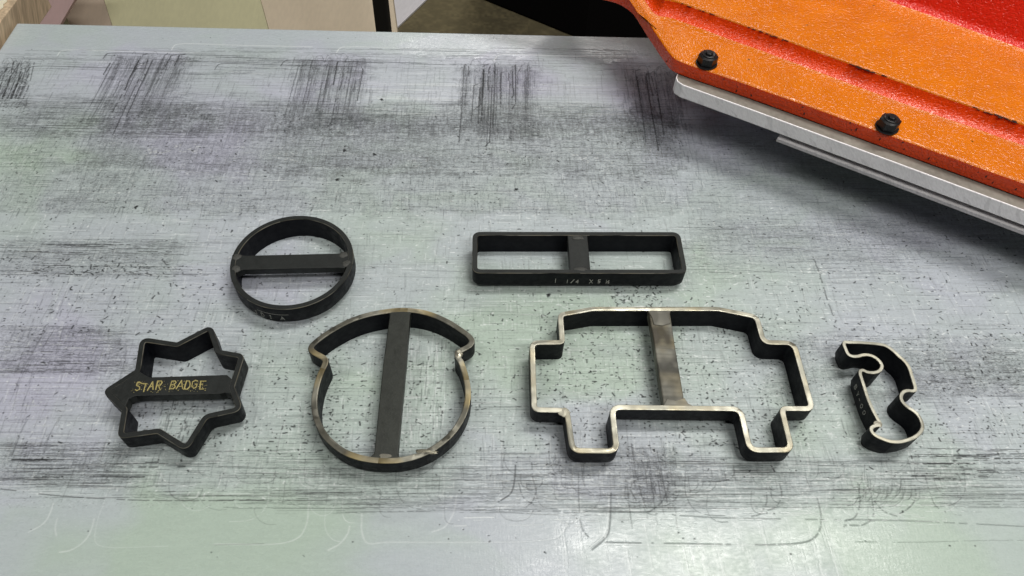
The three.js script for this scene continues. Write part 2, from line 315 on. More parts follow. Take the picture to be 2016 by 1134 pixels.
// dust and rubbed-in soil: board-aligned zones [photo x0, y0, x1, y1, share, grain along u / v], ragged borders
const ZONES = [[365, 203, 1320, 270, .42], [150, 228, 1340, 350, .40], [120, 320, 1330, 430, .26], [0, 195, 400, 262, .34], [0, 262, 200, 420, .16], [215, 112, 372, 230, .32, 1], [580, 118, 722, 245, .30, 1], [902, 128, 1058, 262, .32, 1], [1235, 138, 1345, 280, .30, 1],
  [330, 100, 720, 152, .20], [1330, 235, 2016, 500, .22], [1350, 440, 1760, 540, .16], [0, 468, 350, 545, .26], [0, 640, 240, 735, .26], [0, 872, 250, 945, .18], [230, 880, 700, 980, .10], [560, 890, 1320, 1000, .12], [1200, 880, 1345, 1000, .24], [1300, 900, 1900, 1000, .12], [1500, 650, 2016, 790, .20], [1790, 690, 2016, 780, .22], [1790, 890, 2016, 945, .20], [420, 430, 2016, 900, .06], [0, 430, 480, 900, .08]]
  .map(([x0, y0, x1, y1, s, k]) => { const yc = (y0 + y1) / 2, xc = (x0 + x1) / 2; return [bd(x0, yc)[0], bd(xc, y0)[1], bd(x1, yc)[0], bd(xc, y1)[1], s, k || 0]; });
{
  const S = 2, w = TW / S, h = TH / S, f = new Float32Array(w * h);
  for (const [u0, v0, u1, v1, sh, k] of ZONES) {
    const i0 = Math.max(0, Math.floor((u0 - 14) * KX / S)), i1 = Math.min(w, Math.ceil((u1 + 14) * KX / S)), j0 = Math.max(0, Math.floor((v0 - 10) * KY / S)), j1 = Math.min(h, Math.ceil((v1 + 10) * KY / S));
    for (let j = j0; j < j1; j++) for (let i = i0; i < i1; i++) {
      const u = i * S / KX, v = j * S / KY;
      const e = Math.min(u - u0, u1 - u, (v - v0) * 1.3, (v1 - v) * 1.3) + (vnoise(u * .07, v * .16, 601) - .5) * 30 + (vnoise(u * .5, v * .9, 602) - .5) * 12;
      if (e < 0) continue;
      const grain = k ? .5 * vnoise(u * 1.1, v * .07, 603) + .3 * vnoise(u * .35, v * .05, 606) + .2 * vnoise(u * 1.3, v * 1.6, 604) : .20 * vnoise(u * .07, v * .8, 605) + .34 * vnoise(u * .8, v * .12, 607) + .46 * vnoise(u * .6, v * 1.0, 604);
      const a = sh * Math.min(1, e / 9) * Math.max(0, Math.min(1, (grain - .24) * 2.1)), q = j * w + i; f[q] = f[q] + a - f[q] * a;
    }
  }
  for (let j = 0; j < TH; j++) for (let i = 0; i < TW; i++) { const a = f[(j >> 1) * w + (i >> 1)] * (.7 + .6 * hash(i, j, 611)), k = j * TW + i; dirt[k] = dirt[k] + a * .8 - dirt[k] * a * .8; }
}
const boardColor = dataTex(TW, TH, (i, j, o) => {
  const k = j * TW + i, u = i / KX, v = j / KY;
  const d = Math.min(1, dirt[k]), p = Math.min(1, pale[k]);
  const ti = i / TW * tintW, tj = j / TH * tintW, a = Math.min(tintW - 2, ti | 0), b = Math.min(tintW - 2, tj | 0), fx = ti - a, fy = tj - b;
  const t = (tintMap[b * tintW + a] * (1 - fx) + tintMap[b * tintW + a + 1] * fx) * (1 - fy) + (tintMap[(b + 1) * tintW + a] * (1 - fx) + tintMap[(b + 1) * tintW + a + 1] * fx) * fy;
  const g = 0.94 + 0.07 * vnoise(u * 1.6, v * 2.2, 1) + 0.05 * vnoise(u * .15, v * .6, 2) + 0.03 * hash(i, j, 3);
  let R = .424 * g, G = .474 * g, B = .488 * g;
  if (t > 0) { R *= 1 - .065 * t; G *= 1 + .02 * t; B *= 1 - .15 * t; } else { R *= 1 - .045 * t; G *= 1 + .045 * t; B *= 1 - .11 * t; }
  const L = 0.66 * p; R += (.82 - R) * L; G += (.86 - G) * L; B += (.85 - B) * L;
  o[0] = R * (1 - d) + .012 * d; o[1] = G * (1 - d) + .013 * d; o[2] = B * (1 - d) + .014 * d;
}, true);
const boardBump = dataTex(TW, TH, (i, j, o) => {
  const k = j * TW + i, u = i / KX, v = j / KY;
  const weave = 0.5 * vnoise(u * 2.4, v * 0.35, 21) + 0.5 * vnoise(u * 0.35, v * 2.6, 22);
  o[0] = o[1] = o[2] = 0.72 + 0.16 * (weave - .5) + 0.10 * (vnoise(u * 3, v * 3, 23) - .5) - 0.6 * Math.min(1, cut[k]);
}, false);
const V_FAR = bd(900, 112)[1], V_NEAR = bd(1000, 1000)[1];
const boardRough = dataTex(1024, 1024, (i, j, o) => {
  const u = i / 1024 * BW, v = j / 1024 * BD;
  const va = V_FAR + (vnoise(u * .05, 1.5, 33) - .5) * 14 + (vnoise(u * .4, v * .4, 35) - .5) * 10, vb = V_NEAR + (vnoise(u * .04, 7.5, 34) - .5) * 18 + (vnoise(u * .4, v * .4, 36) - .5) * 10;
  const q = (v > va && v < vb ? .30 : .15) + 0.14 * vnoise(u * .5, v * 1.4, 31) + 0.10 * vnoise(u * .05, v * .08, 32) + 0.25 * Math.min(1, dirt[(j * 2) * TW + i * 2]);
  o[0] = o[1] = o[2] = q;
}, false);
const boardMat = new THREE.MeshPhysicalMaterial({ map: boardColor, bumpMap: boardBump, bumpScale: 0.00032, roughnessMap: boardRough, roughness: 1, metalness: 0, specularIntensity: .65 });
{
  const g = new RoundedBoxGeometry(BW * MM, BT * MM, BD * MM, 3, 0.0016);
  const p = g.attributes.position, uv = g.attributes.uv;
  for (let i = 0; i < p.count; i++) uv.setXY(i, p.getX(i) / (BW * MM) + .5, p.getZ(i) / (BD * MM) + .5);
  const m = mesh('cutting_board', g, boardMat, scene);
  m.rotation.y = Math.atan2(-uz, ux);
  const c = [eA.x + ux * BW / 2 + vx * BD / 2, eA.z + uz * BW / 2 + vz * BD / 2];
  m.position.set(c[0] * MM, -BT / 2 * MM, c[1] * MM);
  m.userData = { label: 'large pale grey plastic cutting board covered in black scuffs and cuts', category: 'cutting board' };
}
const HB = (u, v) => [eA.x + ux * u + vx * v, eA.z + uz * u + vz * v];

// ------------------------------------------------------------------ steel cutting dies
const H = 18;
const grit = dataTex(512, 512, (i, j, o) => {
  const a = vnoise(i / 8, j / 8, 41, 64), b = vnoise(i / 3, j / 3, 42), c = vnoise(i / 40, j / 40, 43);
  const n = .75 + .35 * a * b + .2 * (c - .5); o[0] = n; o[1] = n; o[2] = n * .98;
}, false, true);
grit.repeat.set(18, 18);
const steelTex = (s, lo, hi, warm) => { const t = dataTex(512, 512, (i, j, o) => {
  const a = vnoise(i / 90, j / 90, s), b = vnoise(i / 24, j / 24, s + 1), c = vnoise(i / 120, j / 5, s + 2);
  let n = Math.max(0, Math.min(1, (a * .6 + b * .4 - .32) * 2.4)); n = lo + (hi - lo) * n * (.75 + .5 * c);
  const rust = Math.max(0, vnoise(i / 60, j / 60, s + 3) - .5) * 2;
  o[0] = n * (1 + .06 * warm * rust); o[1] = n * (.975 - .06 * warm * rust); o[2] = n * (.80 - .24 * warm * rust);
}, false, true); t.repeat.set(12, 12); return t; };
const rough512 = (s, lo, hi) => { const t = dataTex(256, 256, (i, j, o) => { const a = vnoise(i / 12, j / 12, s) * .6 + vnoise(i / 3, j / 3, s + 1) * .4; o[0] = o[1] = o[2] = lo + (hi - lo) * a; }, false, true); t.repeat.set(20, 20); return t; };
const blackPaint = new THREE.MeshPhysicalMaterial({ color: lin(.0045, .0052, .0085), map: grit, bumpMap: grit, bumpScale: .00008, roughnessMap: rough512(50, .38, .66), roughness: 1, metalness: 0.0, specularIntensity: .25 });
const blackTop = new THREE.MeshPhysicalMaterial({ color: lin(.024, .027, .026), map: grit, bumpMap: grit, bumpScale: .00008, roughnessMap: rough512(53, .4, .65), roughness: 1, metalness: 0.2, specularIntensity: .6 });
const brightSteel = new THREE.MeshPhysicalMaterial({ color: lin(1, 1, 1), map: steelTex(60, .26, .50, .8), roughnessMap: rough512(56, .28, .5), roughness: 1, metalness: 0.75 });
const brownSteel = new THREE.MeshPhysicalMaterial({ color: lin(1, 1, 1), map: steelTex(70, .12, .36, 1.5), roughnessMap: rough512(58, .3, .55), roughness: 1, metalness: 0.8 });
const paleSteel = new THREE.MeshPhysicalMaterial({ color: lin(1, 1, 1), map: steelTex(80, .32, .46, .7), roughnessMap: rough512(61, .4, .6), roughness: 1, metalness: 0.6 });
const wornSteel = new THREE.MeshPhysicalMaterial({ color: lin(1, 1, 1), map: steelTex(85, .02, .20, .5), roughnessMap: rough512(87, .35, .6), roughness: 1, metalness: 0.5 });
const weldGrey = new THREE.MeshPhysicalMaterial({ color: lin(1, 1, 1), map: steelTex(88, .10, .26, .9), roughness: .55, metalness: .3 });
const weldDark = new THREE.MeshPhysicalMaterial({ color: lin(.07, .072, .066), map: grit, bumpMap: grit, bumpScale: .0002, roughness: .5, metalness: .3 });
const goldPaint = new THREE.MeshStandardMaterial({ color: lin(.40, .34, .13), roughness: .5, metalness: .35 });
const greyPaint = new THREE.MeshStandardMaterial({ color: lin(.42, .42, .38), roughness: .6 });
const dimPaint = new THREE.MeshStandardMaterial({ color: lin(.26, .27, .25), roughness: .6 });

function area(p) { let a = 0; for (let i = 0; i < p.length; i++) { const q = p[(i + 1) % p.length]; a += p[i][0] * q[1] - q[0] * p[i][1]; } return a / 2; }
function dedupe(p, eps = .15) { const o = []; for (const q of p) { const l = o.at(-1); if (!l || Math.hypot(q[0] - l[0], q[1] - l[1]) > eps) o.push(q); } while (o.length > 2 && Math.hypot(o[0][0] - o.at(-1)[0], o[0][1] - o.at(-1)[1]) < eps) o.pop(); return o; }
function filleted(pts) {             // [x, z, r] corners -> dense closed outline
  const n = pts.length, out = [];
  for (let i = 0; i < n; i++) {
    const [x, y, r] = pts[i], a = pts[(i + n - 1) % n], b = pts[(i + 1) % n];
    const la = Math.hypot(a[0] - x, a[1] - y), lb = Math.hypot(b[0] - x, b[1] - y);
    const da = [(a[0] - x) / la, (a[1] - y) / la], db = [(b[0] - x) / lb, (b[1] - y) / lb];
    const ang = Math.acos(Math.max(-1, Math.min(1, da[0] * db[0] + da[1] * db[1])));
    const d = Math.min(r / Math.tan(ang / 2), la * .48, lb * .48);
    for (let k = 0; k <= 8; k++) { const t = k / 8, s = (1 - t) * (1 - t), m = 2 * t * (1 - t), e = t * t; out.push([(x + da[0] * d) * s + x * m + (x + db[0] * d) * e, (y + da[1] * d) * s + y * m + (y + db[1] * d) * e]); }
  }
  return dedupe(out);
}
function smooth(pts, n = 260, tension = .5) {
  const c = new THREE.CatmullRomCurve3(pts.map(p => new THREE.Vector3(p[0], 0, p[1])), true, 'centripetal', tension);
  return dedupe(c.getSpacedPoints(n).map(v => [v.x, v.z]));
}
function offset(p, d) {              // closed outline; d > 0 outwards
  const n = p.length, s = area(p) > 0 ? 1 : -1, out = [];
  for (let i = 0; i < n; i++) {
    const a = p[(i + n - 1) % n], b = p[i], c = p[(i + 1) % n];
    let e1 = [b[0] - a[0], b[1] - a[1]], e2 = [c[0] - b[0], c[1] - b[1]]; const l1 = Math.hypot(...e1), l2 = Math.hypot(...e2);
    const n1 = [e1[1] / l1 * s, -e1[0] / l1 * s], n2 = [e2[1] / l2 * s, -e2[0] / l2 * s];
    let m = [n1[0] + n2[0], n1[1] + n2[1]]; const lm = Math.hypot(...m) || 1; m = [m[0] / lm, m[1] / lm];
    const k = Math.min(2, 1 / Math.max(.3, m[0] * n1[0] + m[1] * n1[1]));
    out.push([b[0] + m[0] * d * k, b[1] + m[1] * d * k]);
  }
  return out;
}
function sweep(outline, profile, closed = true) {   // profile: [offset, y] list, outline in mm
  const rings = profile.map(([o, y]) => offset(outline, o).map(q => [q[0], y, q[1]]));
  const pos = [], uv = [], n = outline.length; let run = 0;
  const flip = area(outline) > 0;
  for (let i = 0; i < n; i++) {
    const j = (i + 1) % n, dl = Math.hypot(outline[j][0] - outline[i][0], outline[j][1] - outline[i][1]); let w = 0;
    const m = profile.length, last = closed ? m : m - 1;
    for (let k = 0; k < last; k++) {
      const k2 = (k + 1) % m, dw = Math.hypot(profile[k2][0] - profile[k][0], profile[k2][1] - profile[k][1]);
      const A = rings[k][i], B = rings[k][j], C = rings[k2][j], E = rings[k2][i];
      const q = [[A, run, w], [B, run + dl, w], [C, run + dl, w + dw], [E, run, w + dw]];
      for (const t of flip ? [0, 2, 1, 0, 3, 2] : [0, 1, 2, 0, 2, 3]) { pos.push(q[t][0][0] * MM, q[t][0][1] * MM, q[t][0][2] * MM); uv.push(q[t][1] * MM, q[t][2] * MM); }
      w += dw;
    }
    run += dl;
  }
  const g = new THREE.BufferGeometry();
  g.setAttribute('position', new THREE.Float32BufferAttribute(pos, 3)); g.setAttribute('uv', new THREE.Float32BufferAttribute(uv, 2));
  g.computeVertexNormals();
  return toCreasedNormals(g, .55);
}
function slab(poly, y0, y1, bevel = .4) {           // flat bar with chamfered edges from an outline (mm)
  const s = new THREE.Shape((area(poly) > 0 ? poly : [...poly].reverse()).map(q => new THREE.Vector2(q[0], q[1])));
  const g = new THREE.ExtrudeGeometry(s, { depth: y1 - y0 - 2 * bevel, bevelEnabled: true, bevelSize: bevel, bevelThickness: bevel, bevelOffset: -bevel, bevelSegments: 2, curveSegments: 4 });
  g.rotateX(Math.PI / 2); g.translate(0, y1 - bevel, 0); g.scale(MM, MM, MM);
  const p = g.attributes.position, uv = g.attributes.uv; for (let i = 0; i < p.count; i++) uv.setXY(i, p.getX(i) + p.getY(i) * .3, p.getZ(i) + p.getY(i) * .7);
  return g;
}
// zoomed-picture coordinates -> level H, as [x, z, r]
const zoomed = (s, ox, oy, y = H) => (pts) => pts.map(([x, z, r]) => { const p = at(ox + x / s, oy + z / s, y); return [p.x, p.z, r ?? 2]; });
function makeDie(name, label, outline, t, edgeMat, wallMat = blackPaint) {
  const d = thing(name, label, 'cutting die', 'steel cutting dies on the board');
  const h = t / 2;
  mesh('blade', sweep(outline, [[-h, H - .45], [-h, 0.02], [-h + .25, 0.02], [h, 5.5], [h, H - .45]], false), wallMat, d);
  if (edgeMat === blackTop) {
    mesh('top_edge', sweep(outline, [[h - .3, H], [-h + .3, H]], false), edgeMat, d);
    mesh('worn_edge', sweep(outline, [[h, H - .45], [h - .12, H - .16], [h - .3, H]], false), wornSteel, d);
    mesh('worn_edge', sweep(outline, [[-h + .3, H], [-h + .12, H - .16], [-h, H - .45]], false), wornSteel, d);
  } else mesh('top_edge', sweep(outline, [[h, H - .45], [h - .22, H - .12], [h - .55, H], [-h + .55, H], [-h + .22, H - .12], [-h, H - .45]], false), edgeMat, d);
  return d;
}
// single-stroke letters, unit box
const GLYPH = {
  S: [[[.9, .85], [.5, 1], [.1, .85], [.15, .6], [.8, .42], [.9, .15], [.5, 0], [.1, .15]]], T: [[[0, 1], [1, 1]], [[.5, 1], [.5, 0]]], A: [[[0, 0], [.5, 1], [1, 0]], [[.2, .38], [.8, .38]]],
  R: [[[.1, 0], [.1, 1], [.7, 1], [.9, .8], [.7, .52], [.1, .5]], [[.5, .5], [.95, 0]]], B: [[[.1, 0], [.1, 1], [.7, 1], [.85, .78], [.65, .53], [.1, .52]], [[.65, .53], [.92, .27], [.7, 0], [.1, 0]]],
  D: [[[.1, 0], [.1, 1], [.55, 1], [.9, .7], [.9, .3], [.55, 0], [.1, 0]]], G: [[[.9, .85], [.5, 1], [.1, .75], [.1, .25], [.5, 0], [.9, .15], [.9, .48], [.55, .48]]], E: [[[.9, 1], [.1, 1], [.1, 0], [.9, 0]], [[.1, .52], [.75, .52]]],
  I: [[[.3, 1], [.7, 1]], [[.5, 1], [.5, 0]], [[.3, 0], [.7, 0]]], 1: [[[.5, 1], [.5, 0]]], '/': [[[.1, 0], [.9, 1]]], 4: [[[.75, 0], [.75, 1], [.1, .35], [.95, .35]]], X: [[[.1, 0], [.9, 1]], [[.1, 1], [.9, 0]]],
  5: [[[.85, 1], [.2, 1], [.15, .55], [.6, .6], [.88, .35], [.6, .02], [.12, .08]]], h: [[[.12, .95], [.12, .5]], [[.1, .05], [.85, .95]], [[.6, .42], [.85, .45], [.85, .28], [.6, .05], [.92, .03]]],
  0: [[[.5, 1], [.15, .75], [.15, .25], [.5, 0], [.85, .25], [.85, .75], [.5, 1]]], '-': [[[.15, .5], [.85, .5]]], Y: [[[.1, 1], [.5, .5], [.9, 1]], [[.5, .5], [.5, 0]]], '_': [[[0, 0], [1, 0]]],
};
// letters: list of [char, x, y, w, h] in a plane given by origin, right, up (mm); round strokes half sunk in the face
function lettering(list, O, R, U, rad, jitter) {
  const gs = [];
  for (const [c, x, y, w, h] of list) for (const st of GLYPH[c]) {
    const jx = rr(-jitter, jitter), jy = rr(-jitter, jitter);
    const pts = st.map(([a, b]) => { const e = x + a * w + jx + rr(-jitter, jitter) * .5, f = y + b * h + jy + rr(-jitter, jitter) * .5; return typeof O === 'function' ? O(e, f) : new THREE.Vector3().copy(O).addScaledVector(R, e).addScaledVector(U, f); }).map(v => v.multiplyScalar(MM));
    for (let i = 0; i + 1 < pts.length; i++) if (jitter < .3 || rnd() > .04) gs.push(new THREE.TubeGeometry(new THREE.LineCurve3(pts[i], pts[i + 1]), 2, rad * rr(.75, 1.25) * MM, 6, false), new THREE.SphereGeometry(rad * MM, 6, 4).translate(pts[i].x, pts[i].y, pts[i].z));
  }
  return mergeGeometries(gs);
}
function blob(x, y, z, rx, ry, rz, s) {      // a weld bead: uneven flattened lump (mm)
  const g = new THREE.SphereGeometry(1, 18, 12), p = g.attributes.position;
  for (let i = 0; i < p.count; i++) { const a = p.getX(i), b = p.getY(i), c = p.getZ(i), k = .8 + .4 * vnoise(a * 2.3 + 7, c * 2.3 + b + 3, s); p.setXYZ(i, (x + a * rx * k) * MM, (y + b * ry * k) * MM, (z + c * rz * k) * MM); }
  g.computeVertexNormals(); return g;
}

// --- round die
{
  const Z = zoomed(5.154, 440, 420), c = at(440 + 690 / 5.154, 420 + 490 / 5.154, H);
  const C = [-149.6, -315.2]; const k = (CAM_H - H) / (CAM_H - 17.2265);
  const cx = C[0] * k, cz = C[1] * k, R = 40.9 * k, t = 3.5;
  const ring = []; for (let i = 0; i < 160; i++) { const a = i / 160 * 2 * Math.PI; ring.push([cx + (R - t / 2) * Math.cos(a), cz + (R - t / 2) * Math.sin(a)]); }
  const d = makeDie('ring_die', 'round black steel cutting die with one level crossbar', ring, t, blackTop);
  const q = Z([[118, 405], [215, 425], [1180, 402], [1270, 372], [1288, 470], [1225, 552], [1170, 548], [205, 568], [112, 590]]);
  mesh('crossbar', slab(q, H - 6, H - .25, .5), blackTop, d);
  for (const [x, y, i] of [[125, 560, 0], [1250, 505, 1], [1215, 420, 2], [130, 440, 3]]) { const [p] = Z([[x, y]]); mesh('weld_bead', blob(p[0], H - .6, p[1], 3.2, .9, 3.0, 90 + i), weldDark, d); }
  const wrap = (a0) => (e, f) => { const a = a0 - e / R; return new THREE.Vector3(cx + (R + .03) * Math.cos(a), f, cz + (R + .03) * Math.sin(a)); };
  const an = (px, py) => { const p = at(px, py, 9); return Math.atan2(p.z - cz, p.x - cx); };
  const a0 = an(503, 612);
  mesh('stamped_lettering', lettering([['I', -1, 6, 2.6, 3.6], ['D', 4, 6, 2.6, 3.6], ['I', 9.8, 6, 2.4, 3.6], ['A', 17.5, 6, 2.8, 3.6]], wrap(a0), null, null, .2, .08), dimPaint, d);
  const gl = []; for (let i = 0; i < 12; i++) gl.push(['_', 2 + i * 1.8, 11.6 + i * .02, 1.8, 0]);
  mesh('scribed_line', lettering(gl, wrap(a0), null, null, .12, .0), dimPaint, d);
}
// --- rectangular die
{
  const Z = zoomed(4.032, 900, 430);
  const o = Z([[142, 119], [1752, 121], [1808, 421], [140, 418]]).map(q => [q[0], q[1], 4.2]);
  const line = filleted(o);
  const d = makeDie('rectangle_die', 'long black rectangular steel cutting die with one short middle bar', line, 3.5, blackTop);
  const q = Z([[868, 126], [905, 160], [1020, 155], [1036, 124], [1036, 124], [1062, 415], [1042, 395], [900, 400], [893, 412]]).filter((_, i) => i !== 4);
  const q2 = Z([[876, 124], [1034, 124], [1060, 414], [896, 414]]);
  mesh('crossbar', slab(q2, H - 7, H - .5, .5), blackTop, d);
  for (const [x, y, i] of [[955, 150, 0], [980, 402, 1]]) { const [p] = Z([[x, y]]); mesh('weld_bead', blob(p[0], H - .7, p[1], 4.6, 1.0, 2.0, 95 + i), weldDark, d); }
  // size stamped on the face turned to the viewer
  const a = offset(line, 1.75), i0 = Z([[140, 425]])[0], i1 = Z([[1808, 428]])[0];
  const Rv = new THREE.Vector3(i1[0] - i0[0], 0, i1[1] - i0[1]).normalize(), U = new THREE.Vector3(0, 1, 0), nrm = new THREE.Vector3(-Rv.z, 0, Rv.x);
  let far = -1e9; for (const p of a) far = Math.max(far, p[0] * nrm.x + p[1] * nrm.z);
  const P0 = at(900 + 783 / 4.032, 430 + 500 / 4.032, 10); const base = P0.dot(Rv);
  const O = new THREE.Vector3().addScaledVector(Rv, base).addScaledVector(nrm, far + .02); O.y = 0;
  mesh('stamped_lettering', lettering([['1', -1.2, 7.6, 2.2, 4.2], ['1', 7.2, 7.2, 1.8, 3.4], ['/', 10.4, 7.4, 2.6, 4], ['4', 13.8, 7.2, 2.2, 3.4], ['X', 23.2, 7.0, 2.7, 4], ['5', 29, 7.2, 2.2, 3.6], ['h', 34.8, 7.0, 2.6, 3.6]], O, Rv, U, .24, .06), greyPaint, d);
}
// --- star die
{
  const Z = zoomed(4.05, 200, 630);
  const pts = Z([[34, 565, 2.5], [287, 402, 3], [325, 152, 3.4], [600, 195, 3], [865, 58, 3.2], [925, 252, 3], [1118, 285, 3.2], [1036, 535, 3], [1100, 708, 3.4], [828, 768, 5], [672, 1020, 3.4], [452, 882, 4], [148, 925, 3.2], [182, 712, 3]]);
  const line = filleted(pts);
  const d = makeDie('star_die', 'black seven pointed star shaped steel cutting die with gold lettering', line, 3.3, blackTop);
  const q = Z([[32, 560], [60, 535], [287, 398], [340, 435], [380, 455], [1000, 436], [1040, 470], [1030, 545], [1055, 590], [985, 577], [940, 588], [270, 604], [215, 628], [180, 714], [40, 610]]);
  mesh('crossbar', slab(q, H - 7, H - .06, .4), blackTop, d);
  const a = Z([[250, 560], [835, 548]]), Rv = new THREE.Vector3(a[1][0] - a[0][0], 0, a[1][1] - a[0][1]); const L = Rv.length(); Rv.normalize();
  const U = new THREE.Vector3(Rv.z, 0, -Rv.x), O = new THREE.Vector3(a[0][0], H - .08, a[0][1]);
  const w = L / 10.2, ls = []; 'STAR BADGE'.split('').forEach((c, i) => { if (c !== ' ') ls.push([c, i * w * 1.0 + .3, i === 0 ? -.4 : i === 1 ? -1.4 : 0, w * .82, 5.6]); });
  mesh('painted_lettering', lettering(ls, O, Rv, U, .44, .40), goldPaint, d);
  const fl = []; for (let i = 0; i < 150; i++) { const x = rr(-1, L), y = rr(-1.8, 6); const g = new THREE.SphereGeometry(rr(.1, .32) * MM, 5, 4); g.scale(1, .4, 1); const v = O.clone().addScaledVector(Rv, x).addScaledVector(U, y).multiplyScalar(MM); g.translate(v.x, (H - .05) * MM, v.z); fl.push(g); }
  mesh('paint_specks', mergeGeometries(fl), goldPaint, d);
}
// --- helmet / acorn shaped die
{
  const Z = zoomed(3.241, 560, 590);
  const line = smooth(Z([[740, 64], [640, 74], [530, 95], [420, 132], [330, 178], [250, 228], [192, 274], [172, 296], [170, 316], [190, 336], [225, 355], [252, 372], [262, 388], [258, 410], [238, 452], [215, 512], [198, 580], [190, 650], [196, 722], [216, 790], [255, 860], [312, 920], [380, 968], [460, 1000], [550, 1019], [640, 1026], [740, 1021], [830, 1001], [920, 965], [1000, 913], [1070, 850], [1125, 770], [1158, 690], [1171, 610], [1167, 540], [1150, 465], [1126, 395], [1104, 356], [1106, 338], [1126, 322], [1158, 306], [1186, 286], [1196, 262], [1180, 234], [1120, 188], [1050, 143], [960, 101], [860, 73]]), 340);
  const d = makeDie('acorn_die', 'acorn shaped steel cutting die with worn brown rim and one long upright bar', line, 3.6, brownSteel);
  const q = Z([[650, 60], [740, 52], [815, 60], [802, 95], [775, 420], [722, 985], [745, 1012], [640, 1030], [535, 1010], [572, 980], [628, 420], [672, 95]]);
  mesh('crossbar', slab(q, H - 7, H - .1, .5), new THREE.MeshPhysicalMaterial({ color: lin(.036, .040, .034), map: grit, bumpMap: grit, bumpScale: .0001, roughnessMap: rough512(54, .35, .6), roughness: 1, metalness: .4 }), d);
  const [p] = Z([[1112, 345]]); mesh('weld_bead', blob(p[0], H - .5, p[1], 2.6, 1.0, 3.4, 101), brightSteel, d);
  const [p2] = Z([[640, 1000]]); mesh('weld_bead', blob(p2[0], H - .5, p2[1], 7, .5, 3, 102), weldGrey, d);
  const [p3] = Z([[905, 968]]); mesh('weld_bead', blob(p3[0], H - .6, p3[1], 6.5, .75, 1.6, 103), brownSteel, d);
}
// --- truck shaped die
{
  const Z = zoomed(3.15, 1000, 580);
  const line = filleted(Z([[325, 122, 4], [338, 294, 2.6], [150, 296, 4.6], [163, 712, 3.6], [365, 716, 4.6], [402, 966, 5.5], [676, 968, 5.5], [645, 696, 5.5], [1443, 706, 6], [1502, 962, 5.5], [1762, 962, 5.5], [1698, 704, 3.6], [1888, 706, 4.2], [1775, 297, 6.5], [1588, 294, 5], [1543, 134, 6], [1300, 87, 12], [530, 87, 12]]));
  const d = makeDie('truck_die', 'wide stepped steel cutting die shaped like a car front, bright ground rim', line, 3.5, brightSteel);
  const barMat = new THREE.MeshPhysicalMaterial({ color: lin(1, 1, 1), map: steelTex(110, .055, .17, 1.0), roughnessMap: rough512(112, .45, .7), roughness: 1, metalness: .35 });
  mesh('crossbar', slab(Z([[872, 88], [1004, 88], [1040, 320], [1104, 700], [970, 700], [905, 280]]), H - 8, H - .8, .8), barMat, d);
  mesh('weld_pad', slab(Z([[864, 92], [1012, 90], [1003, 130], [1010, 178], [960, 190], [905, 184], [892, 140]]), H - 4, H - .15, .5), weldGrey, d);
  mesh('weld_pad', slab(Z([[985, 642], [1040, 655], [1096, 638], [1118, 672], [1160, 694], [1160, 712], [940, 706], [945, 692], [966, 680]]), H - 4, H - .12, .5), weldGrey, d);
  const [p] = Z([[350, 728]]); mesh('weld_bead', blob(p[0], H - .5, p[1], 3.4, .62, 3.0, 105), paleSteel, d);
}
// --- small curled die
{
  const Z = zoomed(4.05, 1600, 640);
  const line = smooth(Z([[256, 134], [290, 135], [360, 136], [440, 140], [520, 148], [585, 162], [640, 198], [690, 245], [738, 288], [770, 335], [790, 392], [808, 450], [821, 500], [817, 518], [798, 523], [765, 520], [732, 527], [712, 550], [708, 582], [725, 616], [762, 652], [812, 686], [848, 722], [872, 772], [879, 810], [862, 850], [818, 889], [758, 914], [690, 929], [620, 925], [560, 905], [508, 880], [478, 853], [469, 828], [482, 808], [510, 799], [534, 794], [538, 780], [524, 752], [498, 705], [466, 640], [438, 568], [414, 492], [394, 430], [380, 382], [386, 362], [404, 358], [434, 371], [478, 377], [520, 370], [547, 348], [553, 318], [534, 284], [490, 250], [444, 235], [402, 236], [362, 246], [320, 246], [287, 230], [267, 192], [252, 152]]), 330);
  const d = makeDie('curled_die', 'small curled steel cutting die with thin bare rim and stamped side', line, 2.2, paleSteel);
  const [p] = Z([[524, 786]]); mesh('weld_bead', blob(p[0], H - .5, p[1], 2.4, .7, 2.2, 106), paleSteel, d);
  // mark on the outer left wall
  const w = Z([[394, 430], [414, 492], [438, 568], [466, 640], [498, 705], [524, 752]]).map(q => new THREE.Vector3(q[0], 0, q[1])), wc = new THREE.CatmullRomCurve3(w), wL = wc.getLength();
  const O = (e, f) => { const t = Math.max(0, Math.min(1, e / wL)), p = wc.getPointAt(t), g = wc.getTangentAt(t), nx = -g.z, nz = g.x; return new THREE.Vector3(p.x + nx * 1.13, f, p.z + nz * 1.13); };
  const nL = 4.9;
  mesh('stamped_lettering', lettering([['B', 0, 8.4, 2.6, 3.4], ['Y', nL, 8.2, 2.6, 3.4], ['-', nL * 1.85, 8.2, 2.2, 3.4], ['0', nL * 2.7, 8, 2.5, 3.6], ['0', nL * 3.6, 8, 2.5, 3.6]], O, null, null, .2, .06), greyPaint, d);
}

